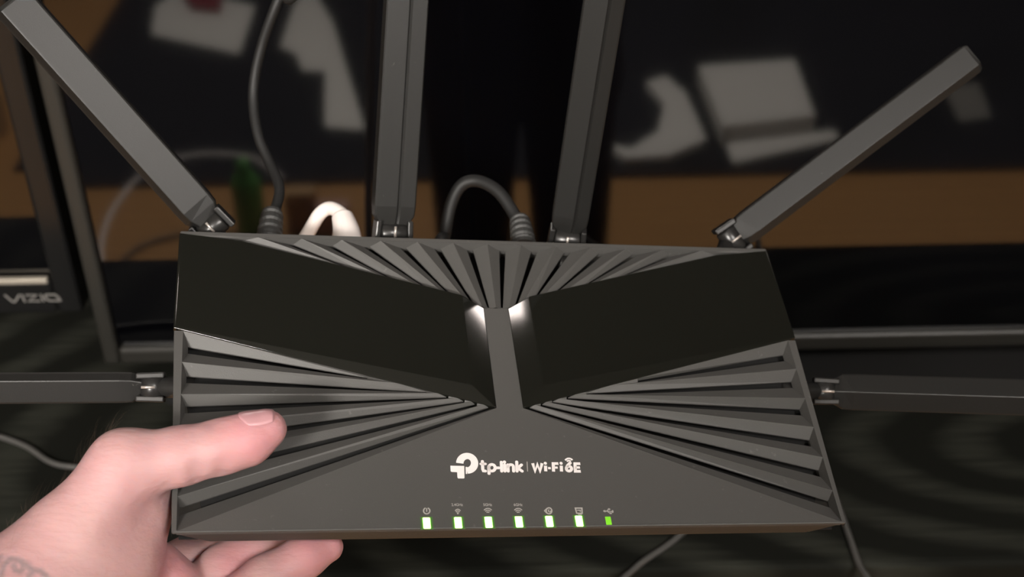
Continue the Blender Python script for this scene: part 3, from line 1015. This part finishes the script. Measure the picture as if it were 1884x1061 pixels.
def skin_material():
    m, t, b = new_mat('skin')
    b.inputs['Roughness'].default_value = .58
    b.inputs['Subsurface Weight'].default_value = .45
    b.inputs['Subsurface Radius'].default_value = (.9, .35, .2)
    b.inputs['Subsurface Scale'].default_value = .006
    tc = N(t, 'ShaderNodeTexCoord')
    n = N(t, 'ShaderNodeTexNoise', Scale=38.0, Detail=4.0); t.links.new(tc.outputs['Object'], n.inputs['Vector'])
    r = N(t, 'ShaderNodeValToRGB'); r.color_ramp.elements[0].position = .35; r.color_ramp.elements[1].position = .68
    r.color_ramp.elements[0].color = (.445, .25, .255, 1); r.color_ramp.elements[1].color = (.495, .30, .295, 1)
    t.links.new(n.outputs['Fac'], r.inputs[0])
    at = N(t, 'ShaderNodeAttribute', attribute_name='marks')
    sep = N(t, 'ShaderNodeSeparateColor'); t.links.new(at.outputs['Color'], sep.inputs[0])
    mx = N(t, 'ShaderNodeMix', data_type='RGBA'); t.links.new(sep.outputs[1], mx.inputs['Factor'])
    t.links.new(r.outputs[0], mx.inputs[6]); mx.inputs[7].default_value = (.49, .22, .24, 1)
    mx2 = N(t, 'ShaderNodeMix', data_type='RGBA'); t.links.new(sep.outputs[0], mx2.inputs['Factor'])
    t.links.new(mx.outputs[2], mx2.inputs[6]); mx2.inputs[7].default_value = (.16, .15, .16, 1)
    t.links.new(mx2.outputs[2], b.inputs['Base Color'])
    n2 = N(t, 'ShaderNodeTexNoise', Scale=260.0, Detail=5.0)
    mp = N(t, 'ShaderNodeMapping'); mp.inputs['Scale'].default_value = (.5, 1.4, 1); mp.inputs['Rotation'].default_value = (0, 0, .5)
    t.links.new(tc.outputs['Object'], mp.inputs['Vector']); t.links.new(mp.outputs[0], n2.inputs['Vector'])
    bp = N(t, 'ShaderNodeBump', Strength=.55, Distance=.0009)
    t.links.new(n2.outputs['Fac'], bp.inputs['Height']); t.links.new(bp.outputs[0], b.inputs['Normal'])
    return m


M['skin'] = skin_material()
M['nail'] = simple('fingernail', (.50, .265, .285), .32)
M['hair'] = simple('arm_hair', (.20, .14, .10), .6)

person = empty('person', CM.copy())       # hand space = lens space, fixed in the room
tag(person, 'left hand of a person in dark clothes gripping the router, tattooed wrist', 'person')
hv, hq = build_sdf(hand_sdf, (-.30, -.215, -.585), (-.045, -.035, -.375), .0013)
# clip: keep what lies on this side of the sleeve
body = mesh_obj('body', hv.tolist(), [tuple(int(i) for i in q) for q in hq], M['skin'], person, True)
# ink marks and redder fingertips, stored per vertex
ppx = IMG_W / 2 + hv[:, 0] / -hv[:, 2] * FPX; ppy = IMG_H / 2 - hv[:, 1] / -hv[:, 2] * FPX
ink = np.zeros(len(hv))
for pl2 in ([(2, 1062), (6, 1040), (20, 1027), (36, 1030), (44, 1042), (38, 1052), (28, 1048), (26, 1040)], [(36, 1030), (50, 1038), (60, 1048), (74, 1050), (88, 1062)], [(-8, 1030), (2, 1024)], [(52, 1060), (60, 1050)]):
    for (xa, ya), (xb, yb) in zip(pl2[:-1], pl2[1:]):
        ex, ey = xb - xa, yb - ya; t_ = np.clip(((ppx - xa) * ex + (ppy - ya) * ey) / (ex * ex + ey * ey), 0, 1)
        dd = np.hypot(ppx - xa - t_ * ex, ppy - ya - t_ * ey)
        ink = np.maximum(ink, np.clip(1.5 - dd / 5.0, 0, 1) * .62)
ink[hv[:, 2] < -.485] = 0
pink = np.zeros(len(hv))
for c_, rr_ in ((hp(470, 800, .495), .016), (hp(590, 1005, .52), .018), (hp(330, 1040, .51), .014), (hp(440, 1040, .525), .012)):
    pink = np.maximum(pink, np.clip(1.25 - np.linalg.norm(hv - c_, axis=1) / rr_, 0, .85))
ca = body.data.color_attributes.new('marks', 'FLOAT_COLOR', 'POINT')
buf = np.stack([ink, pink, 0 * ink, np.ones(len(ink))], 1).astype(np.float32).ravel()
ca.data.foreach_set('color', buf)


def nail():
    a = MIDT[0] + (TIP[0] - MIDT[0]) * .15; b_ = TIP[0] + (TIP[0] - MIDT[0]) * .62
    ax = (b_ - a); L = np.linalg.norm(ax); ax = ax / L
    nd = np.array((-.10, .93, .36)); nd -= ax * (nd @ ax); nd /= np.linalg.norm(nd)
    sd = np.cross(ax, nd)
    V = []; nu, nv = 13, 11
    for i in range(nu):
        u_ = i / (nu - 1)
        for j in range(nv):
            v_ = -1 + 2 * j / (nv - 1)
            wv = 1.0 - .25 * (1 - u_) ** 2
            # rounded cuticle and free edge
            uu = np.clip(u_, 0, 1); p0 = a + ax * L * (uu + .16 * v_ * v_ * (1 - 2 * u_))
            ang = math.radians(52) * v_ * wv
            dr = nd * math.cos(ang) + sd * math.sin(ang)
            p = p0 + dr * .016
            for _ in range(30):
                dd = float(hand_sdf(p[None, :])[0]); p = p - dr * (dd - .00012)
                if abs(dd - .00012) < 1e-5: break
            V.append(p)
    F = [(i * nv + j, i * nv + j + 1, (i + 1) * nv + j + 1, (i + 1) * nv + j) for i in range(nu - 1) for j in range(nv - 1)]
    o = mesh_obj('thumbnail', V, F, M['nail'], person, True)
    sm = o.modifiers.new('solid', 'SOLIDIFY'); sm.thickness = .0005; sm.offset = 0
    tag(o, 'pink thumbnail')


nail()


def arm_hair():
    V = []; F = []
    eps = 4e-4
    cnt_ = 0
    for _ in range(6000):
        k = rng.integers(len(hv)); p = hv[k]
        x, y = ppx[k], ppy[k]
        edge = (x - 150) * .76 + (y - 840) * .65
        if not (-15 < edge < 16 and x < 330 and y > 770) or p[2] < -.505: continue
        g = np.array([float(hand_sdf((p + e)[None, :])[0] - hand_sdf((p - e)[None, :])[0]) for e in np.eye(3) * eps]); g /= np.linalg.norm(g) + 1e-9
        t_ = np.array((.45, .75, 0)) + rng.normal(0, .25, 3); t_ -= g * (t_ @ g); t_ /= np.linalg.norm(t_)
        L = rng.uniform(.005, .010); sd = np.cross(g, t_) * .000035
        b0 = len(V)
        for i, f_ in enumerate((0, .35, .7, 1)):
            q = p + t_ * L * f_ + g * (L * .45 * math.sin(f_ * 1.6)); w = 1 - f_ * .8
            V += [q - sd * w, q + sd * w]
        F += [(b0 + 2 * i, b0 + 2 * i + 1, b0 + 2 * i + 3, b0 + 2 * i + 2) for i in range(3)]
        cnt_ += 1
        if cnt_ > 260: break
    if V:
        o = mesh_obj('arm_hair', V, F, M['hair'], person); tag(o, kind='stuff')


arm_hair()


# clothes and the rest of the figure, standing behind the camera
CMn = np.array(CM)


def wpt(p): return (CMn[:3, :3] @ p + CMn[:3, 3])


fa = wpt(FA1[0]); fb = wpt(FA2[0])
PX, PY = 0.02, -.36                     # where the person stands
SHL = np.array((PX - .19, PY, 1.42)); ELB = fb + (fb - fa) / np.linalg.norm(fb - fa) * .10


def v3(*a): return np.array(a, float)


def shirt_sdf(P):
    d = chain(P, [(v3(PX, PY, .92), .15), (v3(PX, PY - .01, 1.15), .155), (v3(PX, PY, 1.34), .16)], .08)
    sh = chain(P, [(v3(PX - .17, PY, 1.42), .07), (v3(PX + .17, PY, 1.42), .07)], .05)
    d = smin(d, sh, .08)
    d = smin(d, chain(P, [(SHL, .062), (ELB, .050), (fb, .044)], .02), .03)
    d = smin(d, chain(P, [(v3(PX + .19, PY, 1.42), .062), (v3(PX + .25, PY + .10, 1.17), .05), (v3(PX + .16, PY + .20, 1.25), .04)], .02), .03)
    return d


def trouser_sdf(P):
    d = chain(P, [(v3(PX - .06, PY, .95), .12), (v3(PX + .06, PY, .95), .12)], .05)
    for s_ in (-1, 1):
        d = smin(d, chain(P, [(v3(PX + s_ * .08, PY, .88), .10), (v3(PX + s_ * .085, PY + .02, .48), .078), (v3(PX + s_ * .085, PY - .01, .08), .066)], .03), .04)
    return d


def head_sdf(P):
    d = ell(P, v3(PX, PY + .03, 1.66), np.eye(3), np.array((.075, .095, .115)))
    d = smin(d, chain(P, [(v3(PX, PY, 1.45), .055), (v3(PX, PY + .01, 1.57), .052)], .02), .03)
    d = smin(d, chain(P, [(v3(PX, PY + .12, 1.67), .010), (v3(PX, PY + .137, 1.635), .014)], .01), .012)
    return d


def shoe_sdf(s_):
    return lambda P: chain(P, [(v3(PX + s_ * .085, PY - .05, .042), .042), (v3(PX + s_ * .09, PY + .13, .036), .036)], .01)


WI = CM.inverted()
def cloth_part(name, sdf, lo, hi, mat, h=.014):
    v_, q_ = build_sdf(sdf, lo, hi, h)
    o = mesh_obj(name, v_.tolist(), [tuple(int(i) for i in q) for q in q_], mat, person, True)
    o.matrix_parent_inverse = WI
    return o


cloth_part('shirt', shirt_sdf, (-.75, -.75, .72), (.45, .25, 1.55), M['cloth_dark'])
cloth_part('trousers', trouser_sdf, (-.30, -.60, -.02), (.35, -.15, 1.12), M['cloth_dark'])
cloth_part('head', head_sdf, (-.2, -.55, 1.36), (.25, -.12, 1.82), M['skin'], .01)
for s_ in (-1, 1): cloth_part('shoe', shoe_sdf(s_), (-.3, -.55, -.01), (.35, -.05, .12), M['cloth_dark'], .008)
